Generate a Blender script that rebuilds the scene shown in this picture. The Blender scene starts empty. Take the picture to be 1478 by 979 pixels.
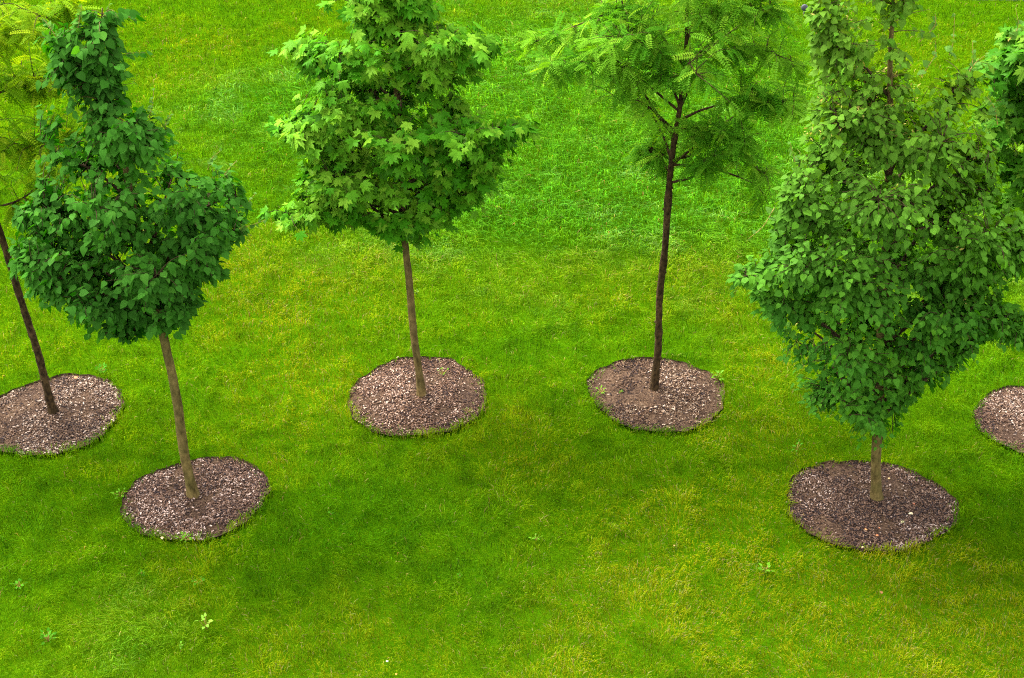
import bpy, math, numpy as np
from mathutils import Vector

# ------------------------------------------------------------------ camera, sky, sun, exposure
scene = bpy.context.scene
COL = scene.collection
F, CX, CY, H, PITCH = 1750.0, 739.0, 489.5, 7.42, math.radians(31.3)   # focal length in pixels of the 1478 px wide photo
cam_d = bpy.data.cameras.new('camera')
cam = bpy.data.objects.new('camera', cam_d)
COL.objects.link(cam)
cam.location = (0, 0, H)
cam.rotation_euler = (math.radians(90) - PITCH, 0, 0)
cam_d.sensor_width = 36
cam_d.lens = 36 * F / 1478
cam_d.clip_start = .1
cam_d.clip_end = 2000
scene.camera = cam

SUN_EL, SUN_AZ = math.radians(56), math.radians(-52)        # azimuth measured from +Y (away from the camera) towards +X
w = bpy.data.worlds.new('World')
scene.world = w
w.use_nodes = True
nt = w.node_tree
bg = nt.nodes['Background']
sky = nt.nodes.new('ShaderNodeTexSky')
sky.sky_type = 'NISHITA'
sky.sun_disc = False
sky.sun_elevation = SUN_EL
sky.sun_rotation = SUN_AZ
sky.dust_density = 4.0
hs = nt.nodes.new('ShaderNodeHueSaturation')
hs.inputs['Saturation'].default_value = .12
nt.links.new(sky.outputs[0], hs.inputs['Color'])
nt.links.new(hs.outputs[0], bg.inputs['Color'])
bg.inputs['Strength'].default_value = .145
sl = bpy.data.lights.new('sun', 'SUN')
sl.energy = .95
sl.angle = math.radians(36)
sl.color = (1, .95, .84)
so = bpy.data.objects.new('sun', sl)
COL.objects.link(so)
sd = Vector((math.sin(SUN_AZ) * math.cos(SUN_EL), math.cos(SUN_AZ) * math.cos(SUN_EL), math.sin(SUN_EL)))
so.rotation_euler = sd.to_track_quat('Z', 'Y').to_euler()
so.location = (-6, 4, 14)
vs = scene.view_settings
vs.view_transform = 'Standard'
vs.look = 'None'
vs.gamma = 1
vs.use_curve_mapping = False
vs.exposure = 2.6
scene.cycles.max_bounces = 6
scene.cycles.diffuse_bounces = 4
scene.cycles.transmission_bounces = 4
scene.cycles.use_denoising = False
scene.cycles.filter_width = 1.15

rng = np.random.default_rng(7)
cp, sp = math.cos(PITCH), math.sin(PITCH)


def ray(px, py):
    a, b = (px - CX) / F, (py - CY) / F
    return np.array([a, cp - b * sp, -sp - b * cp])


def ground(px, py):                       # photo pixel -> point on the lawn
    r = ray(px, py)
    return r[:2] * (H / -r[2])


def at(px, py, Y):                        # photo pixel -> point at distance Y north of the camera
    r = ray(px, py)
    t = Y / r[1]
    return np.array([r[0] * t, Y, H + r[2] * t])


def proj(P):
    x, y, z = P[..., 0], P[..., 1], P[..., 2] - H
    zc = y * cp - z * sp
    return CX + F * x / zc, CY - F * (y * sp + z * cp) / zc


# ------------------------------------------------------------------ helpers
def mk(name, V, groups, mat, parent=None, col=None, smooth=False):
    V = np.asarray(V, dtype=np.float32).reshape(-1, 3)
    me = bpy.data.meshes.new(name)
    groups = [np.asarray(g, dtype=np.int32) for g in groups if len(g)]
    loops = np.concatenate([g.ravel() for g in groups])
    sizes = np.concatenate([np.full(len(g), g.shape[1], dtype=np.int32) for g in groups])
    starts = np.concatenate([[0], np.cumsum(sizes)[:-1]]).astype(np.int32)
    me.vertices.add(len(V))
    me.vertices.foreach_set('co', V.ravel())
    me.loops.add(len(loops))
    me.loops.foreach_set('vertex_index', loops)
    me.polygons.add(len(sizes))
    me.polygons.foreach_set('loop_start', starts)
    me.polygons.foreach_set('loop_total', sizes)
    me.polygons.foreach_set('use_smooth', np.full(len(sizes), smooth))
    me.update(calc_edges=True)
    if col is not None:
        a = me.color_attributes.new('tint', 'FLOAT_COLOR', 'POINT')
        c = np.ones((len(V), 4), dtype=np.float32)
        c[:, :3] = col
        a.data.foreach_set('color', c.ravel())
    me.materials.append(mat)
    o = bpy.data.objects.new(name, me)
    COL.objects.link(o)
    if parent is not None:
        o.parent = parent
        o.matrix_parent_inverse = parent.matrix_world.inverted()
    return o


def root(name, loc, label, cat, group=None):
    o = bpy.data.objects.new(name, None)
    COL.objects.link(o)
    o.empty_display_size = .2
    o.location = loc
    o.matrix_world = __import__('mathutils').Matrix.Translation(loc)
    o['label'] = label
    o['category'] = cat
    if group:
        o['group'] = group
    return o


class VN:                                 # smooth 2-D value noise, summed over octaves
    def __init__(s, seed, n=256):
        s.n = n
        s.g = np.random.default_rng(seed).random((n, n))

    def one(s, x, y):
        xi, yi = np.floor(x).astype(int), np.floor(y).astype(int)
        fx, fy = x - xi, y - yi
        fx, fy = fx * fx * (3 - 2 * fx), fy * fy * (3 - 2 * fy)
        n = s.n
        a, b = s.g[xi % n, yi % n], s.g[(xi + 1) % n, yi % n]
        c, d = s.g[xi % n, (yi + 1) % n], s.g[(xi + 1) % n, (yi + 1) % n]
        return (a * (1 - fx) + b * fx) * (1 - fy) + (c * (1 - fx) + d * fx) * fy

    def __call__(s, x, y, f=1., oct=3):
        r, a, t = 0, 1, 0
        for k in range(oct):
            r = r + a * s.one(x * f + 17.3 * k, y * f * 1.03 + 9.1 * k)
            t += a
            a *= .5
            f *= 2.1
        return r / t


def norm(v):
    return v / np.maximum(np.linalg.norm(v, axis=-1, keepdims=True), 1e-9)


def place(T, groups, P, D, N, S):
    """copies of template T (verts x=length, y=width, z=normal) at P, pointing along D with normal N, scale S"""
    D = norm(D)
    N = norm(N - (N * D).sum(-1, keepdims=True) * D)
    B = np.cross(N, D)
    if T.ndim == 2:
        T = np.broadcast_to(T, (len(P),) + T.shape)
    S = np.asarray(S).reshape(-1, 1, 1)
    V = P[:, None] + S * (T[..., 0:1] * D[:, None] + T[..., 1:2] * B[:, None] + T[..., 2:3] * N[:, None])
    k = T.shape[1]
    off = (np.arange(len(P)) * k)[:, None, None]
    gs = [(np.asarray(g)[None] + off).reshape(-1, np.asarray(g).shape[1]) for g in groups]
    return V.reshape(-1, 3), gs


def smooth_line(P, n):
    P = np.asarray(P, float)
    if len(P) == 2:
        t = np.linspace(0, 1, n)[:, None]
        return P[0] * (1 - t) + P[1] * t
    Q = np.vstack([2 * P[0] - P[1], P, 2 * P[-1] - P[-2]])
    out = []
    m = max(2, n // (len(P) - 1))
    for i in range(len(P) - 1):
        p0, p1, p2, p3 = Q[i:i + 4]
        for t in np.linspace(0, 1, m, endpoint=False):
            out.append(.5 * (2 * p1 + (p2 - p0) * t + (2 * p0 - 5 * p1 + 4 * p2 - p3) * t * t + (3 * p1 - p0 - 3 * p2 + p3) * t ** 3))
    out.append(P[-1])
    return np.array(out)


def tube(P, R, sides=8, bump=None):
    P = np.asarray(P)
    n = len(P)
    R = np.broadcast_to(np.asarray(R, float), (n,))
    T = norm(np.gradient(P, axis=0))
    ref = np.where(np.abs(T[:, 2:3]) > .8, np.array([[1., 0, 0]]), np.array([[0, 0, 1.]]))
    if (np.abs(T[:, 2]) > .55).mean() > .5:
        ref = np.tile([[1., .13, 0]], (n, 1))
    else:
        ref = np.tile([[.05, .1, 1.]], (n, 1))
    A = norm(np.cross(T, ref))
    B = np.cross(T, A)
    th = np.linspace(0, 2 * math.pi, sides, endpoint=False)
    rad = R[:, None] * (np.ones((n, sides)) if bump is None else bump(n, sides))
    V = P[:, None] + rad[..., None] * (np.cos(th)[None, :, None] * A[:, None] + np.sin(th)[None, :, None] * B[:, None])
    i = np.arange(n - 1)[:, None] * sides
    j = np.arange(sides)[None]
    j2 = (j + 1) % sides
    Q = np.stack([i + j, i + j2, i + sides + j2, i + sides + j], -1).reshape(-1, 4)
    V = np.vstack([V.reshape(-1, 3), P[-1:]])
    k = (n - 1) * sides
    C = np.stack([k + j[0], k + j2[0], np.full(sides, n * sides)], -1)
    return V, Q, C


class Merge:
    def __init__(s):
        s.V, s.Q, s.C, s.n = [], [], [], 0

    def add(s, V, Q, C):
        s.V.append(V); s.Q.append(Q + s.n); s.C.append(C + s.n); s.n += len(V)

    def build(s, name, mat, parent):
        return mk(name, np.vstack(s.V), [np.vstack(s.Q), np.vstack(s.C)], mat, parent, smooth=True)


# ------------------------------------------------------------------ materials
def new_mat(name):
    m = bpy.data.materials.new(name)
    m.use_nodes = True
    n = m.node_tree
    return m, n, n.nodes['Principled BSDF'], n.nodes['Material Output']


def leaf_mat(name, rough=.45, spec=.4, trans=.35, tmul=(1.5, 1.35, .5), back=None, gloss=0.):
    m, n, p, out = new_mat(name)
    a = n.nodes.new('ShaderNodeAttribute')
    a.attribute_name = 'tint'
    src = a.outputs['Color']
    if back:
        g = n.nodes.new('ShaderNodeNewGeometry')
        mx = n.nodes.new('ShaderNodeMix')
        mx.data_type = 'RGBA'
        mx.inputs['B'].default_value = (*back, 1)
        mul = n.nodes.new('ShaderNodeMath')
        mul.operation = 'MULTIPLY'
        mul.inputs[1].default_value = .5
        n.links.new(g.outputs['Backfacing'], mul.inputs[0])
        n.links.new(mul.outputs[0], mx.inputs['Factor'])
        n.links.new(src, mx.inputs['A'])
        src = mx.outputs['Result']
    n.links.new(src, p.inputs['Base Color'])
    p.inputs['Roughness'].default_value = rough
    p.inputs['Specular IOR Level'].default_value = spec
    t = n.nodes.new('ShaderNodeBsdfTranslucent')
    mm = n.nodes.new('ShaderNodeVectorMath')
    mm.operation = 'MULTIPLY'
    mm.inputs[1].default_value = tmul
    n.links.new(a.outputs['Color'], mm.inputs[0])
    n.links.new(mm.outputs[0], t.inputs['Color'])
    mix = n.nodes.new('ShaderNodeMixShader')
    mix.inputs[0].default_value = trans
    n.links.new(p.outputs[0], mix.inputs[1])
    n.links.new(t.outputs[0], mix.inputs[2])
    last = mix
    if gloss:
        gl = n.nodes.new('ShaderNodeBsdfGlossy')
        gl.inputs['Color'].default_value = (.6, 1, .35, 1)
        gl.inputs['Roughness'].default_value = .38
        last = n.nodes.new('ShaderNodeMixShader')
        last.inputs[0].default_value = gloss
        n.links.new(mix.outputs[0], last.inputs[1])
        n.links.new(gl.outputs[0], last.inputs[2])
    n.links.new(last.outputs[0], out.inputs['Surface'])
    return m


def noise_mat(name, stops, scale, detail=6, rough=.9, bump=.3, dist=.02, stretch=(1, 1, 1), spec=.1, scale2=None, stops2=None):
    m, n, p, out = new_mat(name)
    g = n.nodes.new('ShaderNodeNewGeometry')
    mp = n.nodes.new('ShaderNodeMapping')
    mp.inputs['Scale'].default_value = stretch
    n.links.new(g.outputs['Position'], mp.inputs[0])
    t = n.nodes.new('ShaderNodeTexNoise')
    t.inputs['Scale'].default_value = scale
    t.inputs['Detail'].default_value = detail
    t.inputs['Roughness'].default_value = .65
    n.links.new(mp.outputs[0], t.inputs['Vector'])
    r = n.nodes.new('ShaderNodeValToRGB')
    e = r.color_ramp.elements
    while len(e) < len(stops):
        e.new(.5)
    for k, (pos, c) in enumerate(stops):
        e[k].position = pos
        e[k].color = (*c, 1)
    n.links.new(t.outputs[0], r.inputs[0])
    src = r.outputs[0]
    if scale2:
        t2 = n.nodes.new('ShaderNodeTexNoise')
        t2.inputs['Scale'].default_value = scale2
        t2.inputs['Detail'].default_value = 3
        n.links.new(g.outputs['Position'], t2.inputs['Vector'])
        r2 = n.nodes.new('ShaderNodeValToRGB')
        for k, (pos, c) in enumerate(stops2):
            r2.color_ramp.elements[k].position = pos
            r2.color_ramp.elements[k].color = (*c, 1)
        n.links.new(t2.outputs[0], r2.inputs[0])
        mx = n.nodes.new('ShaderNodeMix')
        mx.data_type = 'RGBA'
        mx.blend_type = 'MULTIPLY'
        mx.inputs['Factor'].default_value = 1
        n.links.new(src, mx.inputs['A'])
        n.links.new(r2.outputs[0], mx.inputs['B'])
        src = mx.outputs['Result']
    n.links.new(src, p.inputs['Base Color'])
    p.inputs['Roughness'].default_value = rough
    p.inputs['Specular IOR Level'].default_value = spec
    b = n.nodes.new('ShaderNodeBump')
    b.inputs['Strength'].default_value = bump
    b.inputs['Distance'].default_value = dist
    n.links.new(t.outputs[0], b.inputs['Height'])
    n.links.new(b.outputs[0], p.inputs['Normal'])
    return m


M_GRASS = leaf_mat('grass_blades', rough=.8, spec=0, trans=.42, tmul=(1.5, 1.4, .3), gloss=0)
M_LINDEN = leaf_mat('linden_leaf', rough=.5, spec=0, trans=.28, tmul=(1.6, 1.7, .3), back=(.05, .14, .02), gloss=.004)
M_MAPLE = leaf_mat('maple_leaf', rough=.55, spec=0, trans=.3, gloss=.008, tmul=(1.6, 1.5, .3), back=(.09, .19, .04))
M_LOCUST = leaf_mat('locust_leaf', rough=.6, spec=0, gloss=.003, trans=.42, tmul=(1.5, 1.4, .3))
M_CHIP = leaf_mat('wood_chip', rough=.8, spec=.2, trans=0.0)
M_SOIL_LAWN = noise_mat('lawn_soil', [(.3, (.020, .075, .0005)), (.7, (.05, .11, .001))], 30, rough=1, bump=.4, spec=0,
                        scale2=.35, stops2=[(.3, (.8, .9, .8)), (.7, (1.15, 1.05, 1))])
M_SOIL = noise_mat('bed_soil', [(.3, (.014, .007, .005)), (.5, (.060, .036, .023)), (.75, (.14, .095, .062))], 45, rough=1, bump=.8,
                   scale2=3.2, stops2=[(.35, (.7, .66, .66)), (.65, (1.2, 1.16, 1.05))])
M_BARK_L = noise_mat('linden_bark', [(.3, (.040, .030, .009)), (.66, (.16, .118, .042))], 26, rough=.85, bump=.35, dist=.01, stretch=(1, 1, .45),
                     scale2=6, stops2=[(.35, (.72, .78, .62)), (.65, (1.1, 1.05, 1))])
M_BARK_M = noise_mat('maple_bark', [(.3, (.040, .027, .009)), (.66, (.175, .122, .046))], 24, rough=.85, bump=.3, dist=.01, stretch=(1, 1, .4),
                     scale2=5, stops2=[(.35, (.7, .74, .66)), (.65, (1.15, 1.1, 1.05))])
M_BARK_H = noise_mat('locust_bark', [(.35, (.012, .007, .004)), (.68, (.085, .052, .024))], 30, rough=.9, bump=.6, dist=.012, stretch=(1, 1, .6),
                     scale2=7, stops2=[(.35, (.65, .65, .55)), (.65, (1.2, 1.15, 1))])
M_PATH = noise_mat('path_gravel', [(.3, (.12, .125, .115)), (.7, (.2, .205, .19))], 60, rough=.95, bump=.3)

# ------------------------------------------------------------------ mulch beds: outline shared by bed and lawn
BEDS = [  # left, right, top, bottom of the bed in the photo
    ('L0', -26, 176, 543, 655), ('L1', 181, 386, 661, 778), ('C', 502, 703, 517, 629),
    ('H', 849, 1046, 517, 620), ('R', 1137, 1373, 664, 795), ('R2', 1411, 1620, 560, 667)]
beds = {}
for i, (k, x0, x1, y0, y1) in enumerate(BEDS):
    xm = (x0 + x1) / 2
    n_, f_ = ground(xm, y1), ground(xm, y0)
    cy_ = (n_[1] + f_[1]) / 2
    ry = (f_[1] - n_[1]) / 2
    # row of the centre
    rr = np.array([0, cy_, -H])
    pyc = proj(np.array([[0, cy_, 0.]]))[1][0]
    a, b = ground(x0, pyc), ground(x1, pyc)
    r2 = np.random.default_rng(40 + i)
    ph = r2.random(6) * 6.28
    beds[k] = dict(c=np.array([(a[0] + b[0]) / 2, cy_]), rx=(b[0] - a[0]) / 2, ry=ry, ph=ph)
    print('bed', k, beds[k]['c'].round(2), round(beds[k]['rx'], 2), round(ry, 2))


def bed_r(bd, th):                       # outline factor
    ph = bd['ph']
    tip = bd.get('tip', (0, 0))
    return 1 + tip[1] * np.exp(-((np.angle(np.exp(1j * (th - tip[0])))) / .16) ** 2) + .028 * np.sin(2 * th + ph[0]) + .026 * np.sin(3 * th + ph[1]) + .016 * np.sin(5 * th + ph[2]) + .010 * np.sin(8 * th + ph[3]) + .007 * np.sin(13 * th + ph[1]) + .010 * np.sin(17 * th + ph[4]) + .007 * np.sin(29 * th + ph[5])


def bed_q(bd, X, Y):                     # 1 on the outline
    dx, dy = (X - bd['c'][0]) / bd['rx'], (Y - bd['c'][1]) / bd['ry']
    return np.hypot(dx, dy) / bed_r(bd, np.arctan2(dy, dx))


beds['C']['tip'] = (1.15, .075)
beds['C']['ry'] *= .975
VA, VB, VC, VD = VN(1), VN(2), VN(3), VN(4)

# ------------------------------------------------------------------ ground sheet and the far path
g = 220.
gv = np.array([[-g, -60, -.045], [g, -60, -.045], [g, 380, -.045], [-g, 380, -.045]])
lawn_ground = mk('ground', gv, [[[0, 1, 2, 3]]], M_SOIL_LAWN)
lawn_ground['kind'] = 'structure'
p0, p1 = ground(1172, -6), ground(1500, -1)
dirp = norm(p1 - p0)
nrm = np.array([-dirp[1], dirp[0]])
pa, pb = p0 - dirp * .35, p0 + dirp * 60
pv = [[*pa, .03], [*pb, .03], [*(pb + nrm * 2.4), .03], [*(pa + nrm * 2.4), .03], [*pa, -.05], [*pb, -.05], [*(pb + nrm * 2.4), -.05], [*(pa + nrm * 2.4), -.05]]
path = mk('path', pv, [[[0, 1, 2, 3], [0, 4, 5, 1], [1, 5, 6, 2], [2, 6, 7, 3], [3, 7, 4, 0]]], M_PATH)
path['kind'] = 'structure'

# ------------------------------------------------------------------ lawn colour and length fields
def blobs(X, Y, L):
    r = np.zeros_like(X)
    for px, py, rad, amp in L:
        c = ground(px, py)
        ry = rad * 1.0
        r = r + amp * np.exp(-(((X - c[0]) / rad) ** 2 + ((Y - c[1]) / ry) ** 2))
    return r


YEL = [(330, 400, 1.5, .45), (420, 560, 1.0, .5), (420, 440, 1.0, .35), (200, 610, .5, .3), (980, 400, 1.3, .4), (1080, 620, .9, .5), (1090, 480, .9, .4), (270, 60, 1.7, .45),
       (800, 900, .9, .45), (1300, 930, 1.4, .55), (1000, 930, 1.2, .35), (1100, 850, 1.0, .2), (250, 850, .6, .2), (760, 650, .5, .3), (850, 5, 2.0, .4),
       (1450, 960, .8, .5), (560, 960, .8, .25), (1330, 230, 1.6, .1), (30, 60, 2.5, .3), (600, 380, 1.0, .15), (860, 420, .7, .25)]
DEEP = [(560, 760, 1.0, .6), (90, 800, 1.0, .6), (1430, 740, 1.0, .6), (800, 580, .6, .35), (760, 290, 1.6, .4), (390, 130, 2.2, .5), (420, 240, 1.2, .4), (690, 40, 2.5, .3),  # deeper green turf; some patches are shade painted into the grass colour
        (1150, 560, .5, .25), (220, 640, .4, .3), (560, 640, .7, .35), (1210, 640, .5, .4), (930, 640, .7, .35), (700, 820, .6, .3), (1010, 500, .6, .2), (400, 900, .8, .25), (480, 500, .3, .2),
        (1080, 300, 1.2, .3), (1460, 540, .6, .4), (20, 690, .6, .4), (1080, 70, 1.6, .3)]
LONG = [(800, 170, 4.0, 1.0), (420, 150, 2.0, .6), (620, 300, 1.8, .5), (1050, 250, 3.0, .8), (900, 60, 3.5, .7), (1400, 350, 2, .6), (180, 920, .5, .5), (1000, 300, 1.5, .4)]

C_YEL, C_MID, C_DEEP, C_STRAW = map(np.array, [(.140, .165, .003), (.062, .145, .0015), (.028, .108, .001), (.25, .21, .06)])


def lawn_fields(X, Y):
    m1 = VA(X, Y, .55, 4) - .5
    m2 = VB(X, Y, 2.3, 3) - .5
    m3 = VC(X, Y, 6.5, 2) - .5
    yel = np.clip(.18 - .012 * np.clip(Y - 9, 0, 15) + 1.25 * blobs(X, Y, YEL) + 1.0 * m1 + .8 * m2 + .3 * m3 + 1.6 * np.clip(VD(X + 7, Y, 1.1, 4) - .66, 0, 1), 0, 1)
    deep = np.clip(.12 + blobs(X, Y, DEEP) - 1.0 * m1 + .8 * (VD(X, Y, 1.7, 3) - .5) - .6 * m3, 0, 1)
    lon = np.clip(blobs(X, Y, LONG), 0, 1)
    return yel, deep, lon, m1, m2, m3


def lawn_patch(n, Y0, Y1, wscale, hs=1.):
    r = np.random.default_rng(int(Y0 * 100))
    Y = r.random(n) * (Y1 - Y0) + Y0
    half = lambda y: (739 / F) * (y * cp + H * sp) + 1.6
    X = (r.random(n) * 2 - 1) * half(Y1)
    keep = np.abs(X) < half(Y)
    # tufts
    X, Y = X[keep], Y[keep]
    tf = VB(X + 50, Y, 14., 1)
    keep = r.random(len(X)) < .45 + .8 * tf
    for bd in beds.values():
        q = bed_q(bd, X, Y)
        keep &= (q > .995 + .028 * r.standard_normal(len(X))) | ((q > .86) & (r.random(len(X)) < .03))
    d = (np.stack([X, Y], 1) - p0) @ nrm
    al = (np.stack([X, Y], 1) - p0) @ dirp
    keep &= ~((d > 0) & (d < 2.4) & (al > -.35))
    X, Y = X[keep], Y[keep]
    n = len(X)
    yel, deep, lon, m1, m2, m3 = lawn_fields(X, Y)
    # length
    ht = (.040 + .075 * lon + .014 * deep - .008 * yel) * (1 + .8 * m3 + .5 * m2) * (.6 + .8 * r.random(n)) * hs
    edge = np.min([bed_q(bd, X, Y) for bd in beds.values()], 0)
    ht *= 1 + .5 * np.exp(-((edge - 1.03) / .05) ** 2)
    az = 6.283 * VC(X + 9, Y + 3, 2.2, 2) * 2 + r.standard_normal(n) * .8
    wind = lon * .8
    lx, ly = np.cos(az) * (1 - wind) - .35 * wind, np.sin(az) * (1 - wind) - .6 * wind
    L = np.stack([lx, ly, np.zeros(n)], 1)
    L = norm(L + .25 * r.standard_normal((n, 3)) * [1, 1, 0])
    bend = (.45 + .75 * r.random(n))[:, None]
    hh = ht[:, None]
    up = np.array([[0, 0, 1.]])
    P = np.stack([X, Y, np.full(n, -.004)], 1)
    Pb = P - [0, 0, .032]
    rot = np.stack([-L[:, 1], L[:, 0], L[:, 2]], 1)
    tw = r.standard_normal(n)[:, None] * .6
    side = norm(rot + tw * L)
    wd = (wscale * (.6 + .8 * r.random(n)))[:, None]
    mid = P + L * hh * bend * .42 + up * hh * .72
    tip = P + L * hh * bend * 1.25 + up * hh * (1.12 - .28 * bend)
    V = np.stack([Pb, mid - side * wd, mid + side * wd, tip], 1).reshape(-1, 3)
    i = (np.arange(n) * 4)[:, None]
    T = np.concatenate([i + [[0, 2, 1]], i + [[1, 2, 3]]])
    C = C_MID + yel[:, None] * (C_YEL - C_MID)
    C = C + deep[:, None] * (C_DEEP - C) * .75
    C = C + (lon * .8)[:, None] * (np.array([.055, .188, .010]) - C)
    wisp = lon * np.clip((VD(X + 31, Y * 1.6, 1.3, 3) - .56) * 5, 0, 1)
    C = C + (wisp * (r.random(n) < .6))[:, None] * (np.array([.16, .29, .07]) - C) * .6
    straw = (r.random(n) < .015 + .10 * yel ** 2 * (1 - lon))[:, None]
    C = np.where(straw, C_STRAW * (.5 + .45 * r.random(n))[:, None], C)
    C = C * (.76 + .5 * r.random(n))[:, None] * np.clip(1 + .8 * m3 + .4 * m2, .6, 1.5)[:, None] * (1 + .12 * r.standard_normal((n, 3)) * [1, .5, .5])
    # sparse paler fresh blades
    fresh = (r.random(n) < .05 + .12 * lon)[:, None]
    C = np.where(fresh & ~straw, C * [1.3, 1.35, 1.5] + [.012, .016, .004], C)
    C = np.clip(C, .002, .6)
    return V, T, np.repeat(C, 4, 0)


parts = []
for (Y0, Y1, dens, ws, hs_) in [(5.2, 8.2, 4800, .0024, 1), (8.2, 11., 3700, .0029, 1), (11., 14.5, 2400, .0038, 1.1), (14.5, 19.5, 1400, .0052, 1.25), (19.5, 29.5, 750, .0075, 1.4)]:
    half = (739 / F) * (Y1 * cp + H * sp) + 1.6
    n = int(dens * 2 * half * (Y1 - Y0))
    parts.append(lawn_patch(n, Y0, Y1, ws, hs_))
off, VV, TT, CC = 0, [], [], []
for V, T, C in parts:
    VV.append(V); TT.append(T + off); CC.append(C); off += len(V)
print('blades', off // 4)
grass = mk('grass', np.vstack(VV), [np.vstack(TT)], M_GRASS, col=np.vstack(CC))
grass['kind'] = 'stuff'
grass['label'] = 'short bright green lawn with yellowish and darker patches'
grass['category'] = 'lawn'
del VV, TT, CC, parts

# ------------------------------------------------------------------ mulch beds
def soil_h(X, Y, bd):
    dx, dy = X - bd['c'][0], Y - bd['c'][1]
    q = np.clip(bed_q(bd, X, Y), 0, 1.2)
    return -.020 + .014 * np.clip(-dy / bd['ry'], 0, 1) * q + .040 * (1 - q ** 2) + .055 * (VA(X + 3, Y, 4., 3) - .5) * (1.05 - q * .7) + .012 * (VB(X, Y, 25., 2) - .5)


def mulch_bed(k, label, seed, tone, nchip=20000, pale=.2):
    bd = beds[k]
    r = np.random.default_rng(seed)
    o = root('mulch_bed', (bd['c'][0], bd['c'][1], 0), label, 'mulch bed', 'round mulch beds at the feet of the trees')
    nr, na = 34, 128
    th = np.linspace(0, 2 * math.pi, na, endpoint=False)
    V = [[*bd['c'], float(soil_h(bd['c'][0:1], bd['c'][1:2], bd)[0])]]
    for j in range(1, nr + 1):
        q = j / nr * 1.02
        X = bd['c'][0] + bd['rx'] * q * bed_r(bd, th) * np.cos(th)
        Y = bd['c'][1] + bd['ry'] * q * bed_r(bd, th) * np.sin(th)
        V += np.stack([X, Y, soil_h(X, Y, bd)], 1).tolist()
    # cut edge of the turf
    X = bd['c'][0] + bd['rx'] * 1.025 * bed_r(bd, th) * np.cos(th)
    Y = bd['c'][1] + bd['ry'] * 1.025 * bed_r(bd, th) * np.sin(th)
    V += np.stack([X, Y, np.full(na, .0)], 1).tolist()
    j = np.arange(na)
    j2 = (j + 1) % na
    tri = np.stack([np.zeros(na, int), 1 + j, 1 + j2], 1)
    Q = np.concatenate([np.stack([1 + i * na + j, 1 + (i + 1) * na + j, 1 + (i + 1) * na + j2, 1 + i * na + j2], 1) for i in range(nr)])
    mk('soil', V, [tri, Q], M_SOIL, o, smooth=True)
    # chips
    q = np.sqrt(r.random(nchip)) + (r.random(nchip) < .06) * .05 * r.random(nchip)
    t = r.random(nchip) * 2 * math.pi
    X = bd['c'][0] + bd['rx'] * q * bed_r(bd, t) * np.cos(t)
    Y = bd['c'][1] + bd['ry'] * q * bed_r(bd, t) * np.sin(t)
    dens = VC(X * 1.3, Y, 3.1, 3)
    kp = r.random(nchip) < np.clip((dens - .36) * 5, .12, 1)
    X, Y, dens, q = X[kp], Y[kp], dens[kp], q[kp]
    n = len(X)
    box = np.array([[-.5, -.5, 0], [.5, -.42, .1], [.42, .5, 0], [-.5, .38, -.1], [-.46, -.4, 1], [.44, -.4, 1.1], [.36, .44, 1], [-.4, .34, .9]])
    dims = np.stack([.011 + .022 * r.random(n) ** 2.5, .005 + .008 * r.random(n), .002 + .004 * r.random(n)], 1)
    T = box[None] * dims[:, None]
    a = r.random(n) * 6.28
    D = np.stack([np.cos(a), np.sin(a), r.standard_normal(n) * .3], 1)
    N = np.array([[0, 0, 1.]]) + r.standard_normal((n, 3)) * .38
    P = np.stack([X, Y, soil_h(X, Y, bd) + .001 + .012 * r.random(n) + .02 * np.clip((q - 1) * 40, 0, 1)], 1)
    V, gs = place(T, [[[4, 5, 6, 7], [0, 1, 5, 4], [1, 2, 6, 5], [2, 3, 7, 6], [3, 0, 4, 7]]], P, D, N, r.random(n) * .7 + .6)
    u = r.random(n)
    pal = np.array([(.020, .011, .007), (.075, .041, .024), (.132, .081, .050), (.20, .14, .097), (.38, .305, .245)])
    pz = np.clip((VB(X, Y, 3.0, 3) - .5) * 1.4, -.4, .28)
    u2 = u + pz * .35
    idx = np.select([u2 < .30, u2 < .62, u2 < .84, u2 < 1.02 - pale * .35], [0, 1, 2, 3], 4)
    C = pal[idx] * np.array(tone) * (.75 + .5 * r.random(n))[:, None]
    ch = mk('wood_chips', V, gs, M_CHIP, o, col=np.clip(np.repeat(C, 8, 0), .01, .85))
    ch['kind'] = 'stuff'
    return o


mulch_bed('L0', 'brown mulch bed with pale chips around the leaning dark trunk, cut by the photo edge', 11, (1.0, .95, .92), pale=.3)
mulch_bed('L1', 'purplish brown chip bed around the smooth slanting trunk of the dark green linden', 12, (1.05, .96, .98), pale=.3)
mulch_bed('C', 'reddish brown chip bed below the round maple', 13, (1.12, .98, .92), pale=.25)
mulch_bed('H', 'greyish brown dusty mulch bed below the feathery tree with the dark trunk', 14, (1.0, .93, .84), pale=.22, nchip=12000)
mulch_bed('R', 'largest mulch bed, with scattered orange and cream stones, below the wide bushy linden', 15, (.92, .86, .88), nchip=20000, pale=.25)
mulch_bed('R2', 'mulch bed cut by the photo edge, beyond the bushy linden', 16, (1.0, .93, .92), pale=.2)

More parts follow.
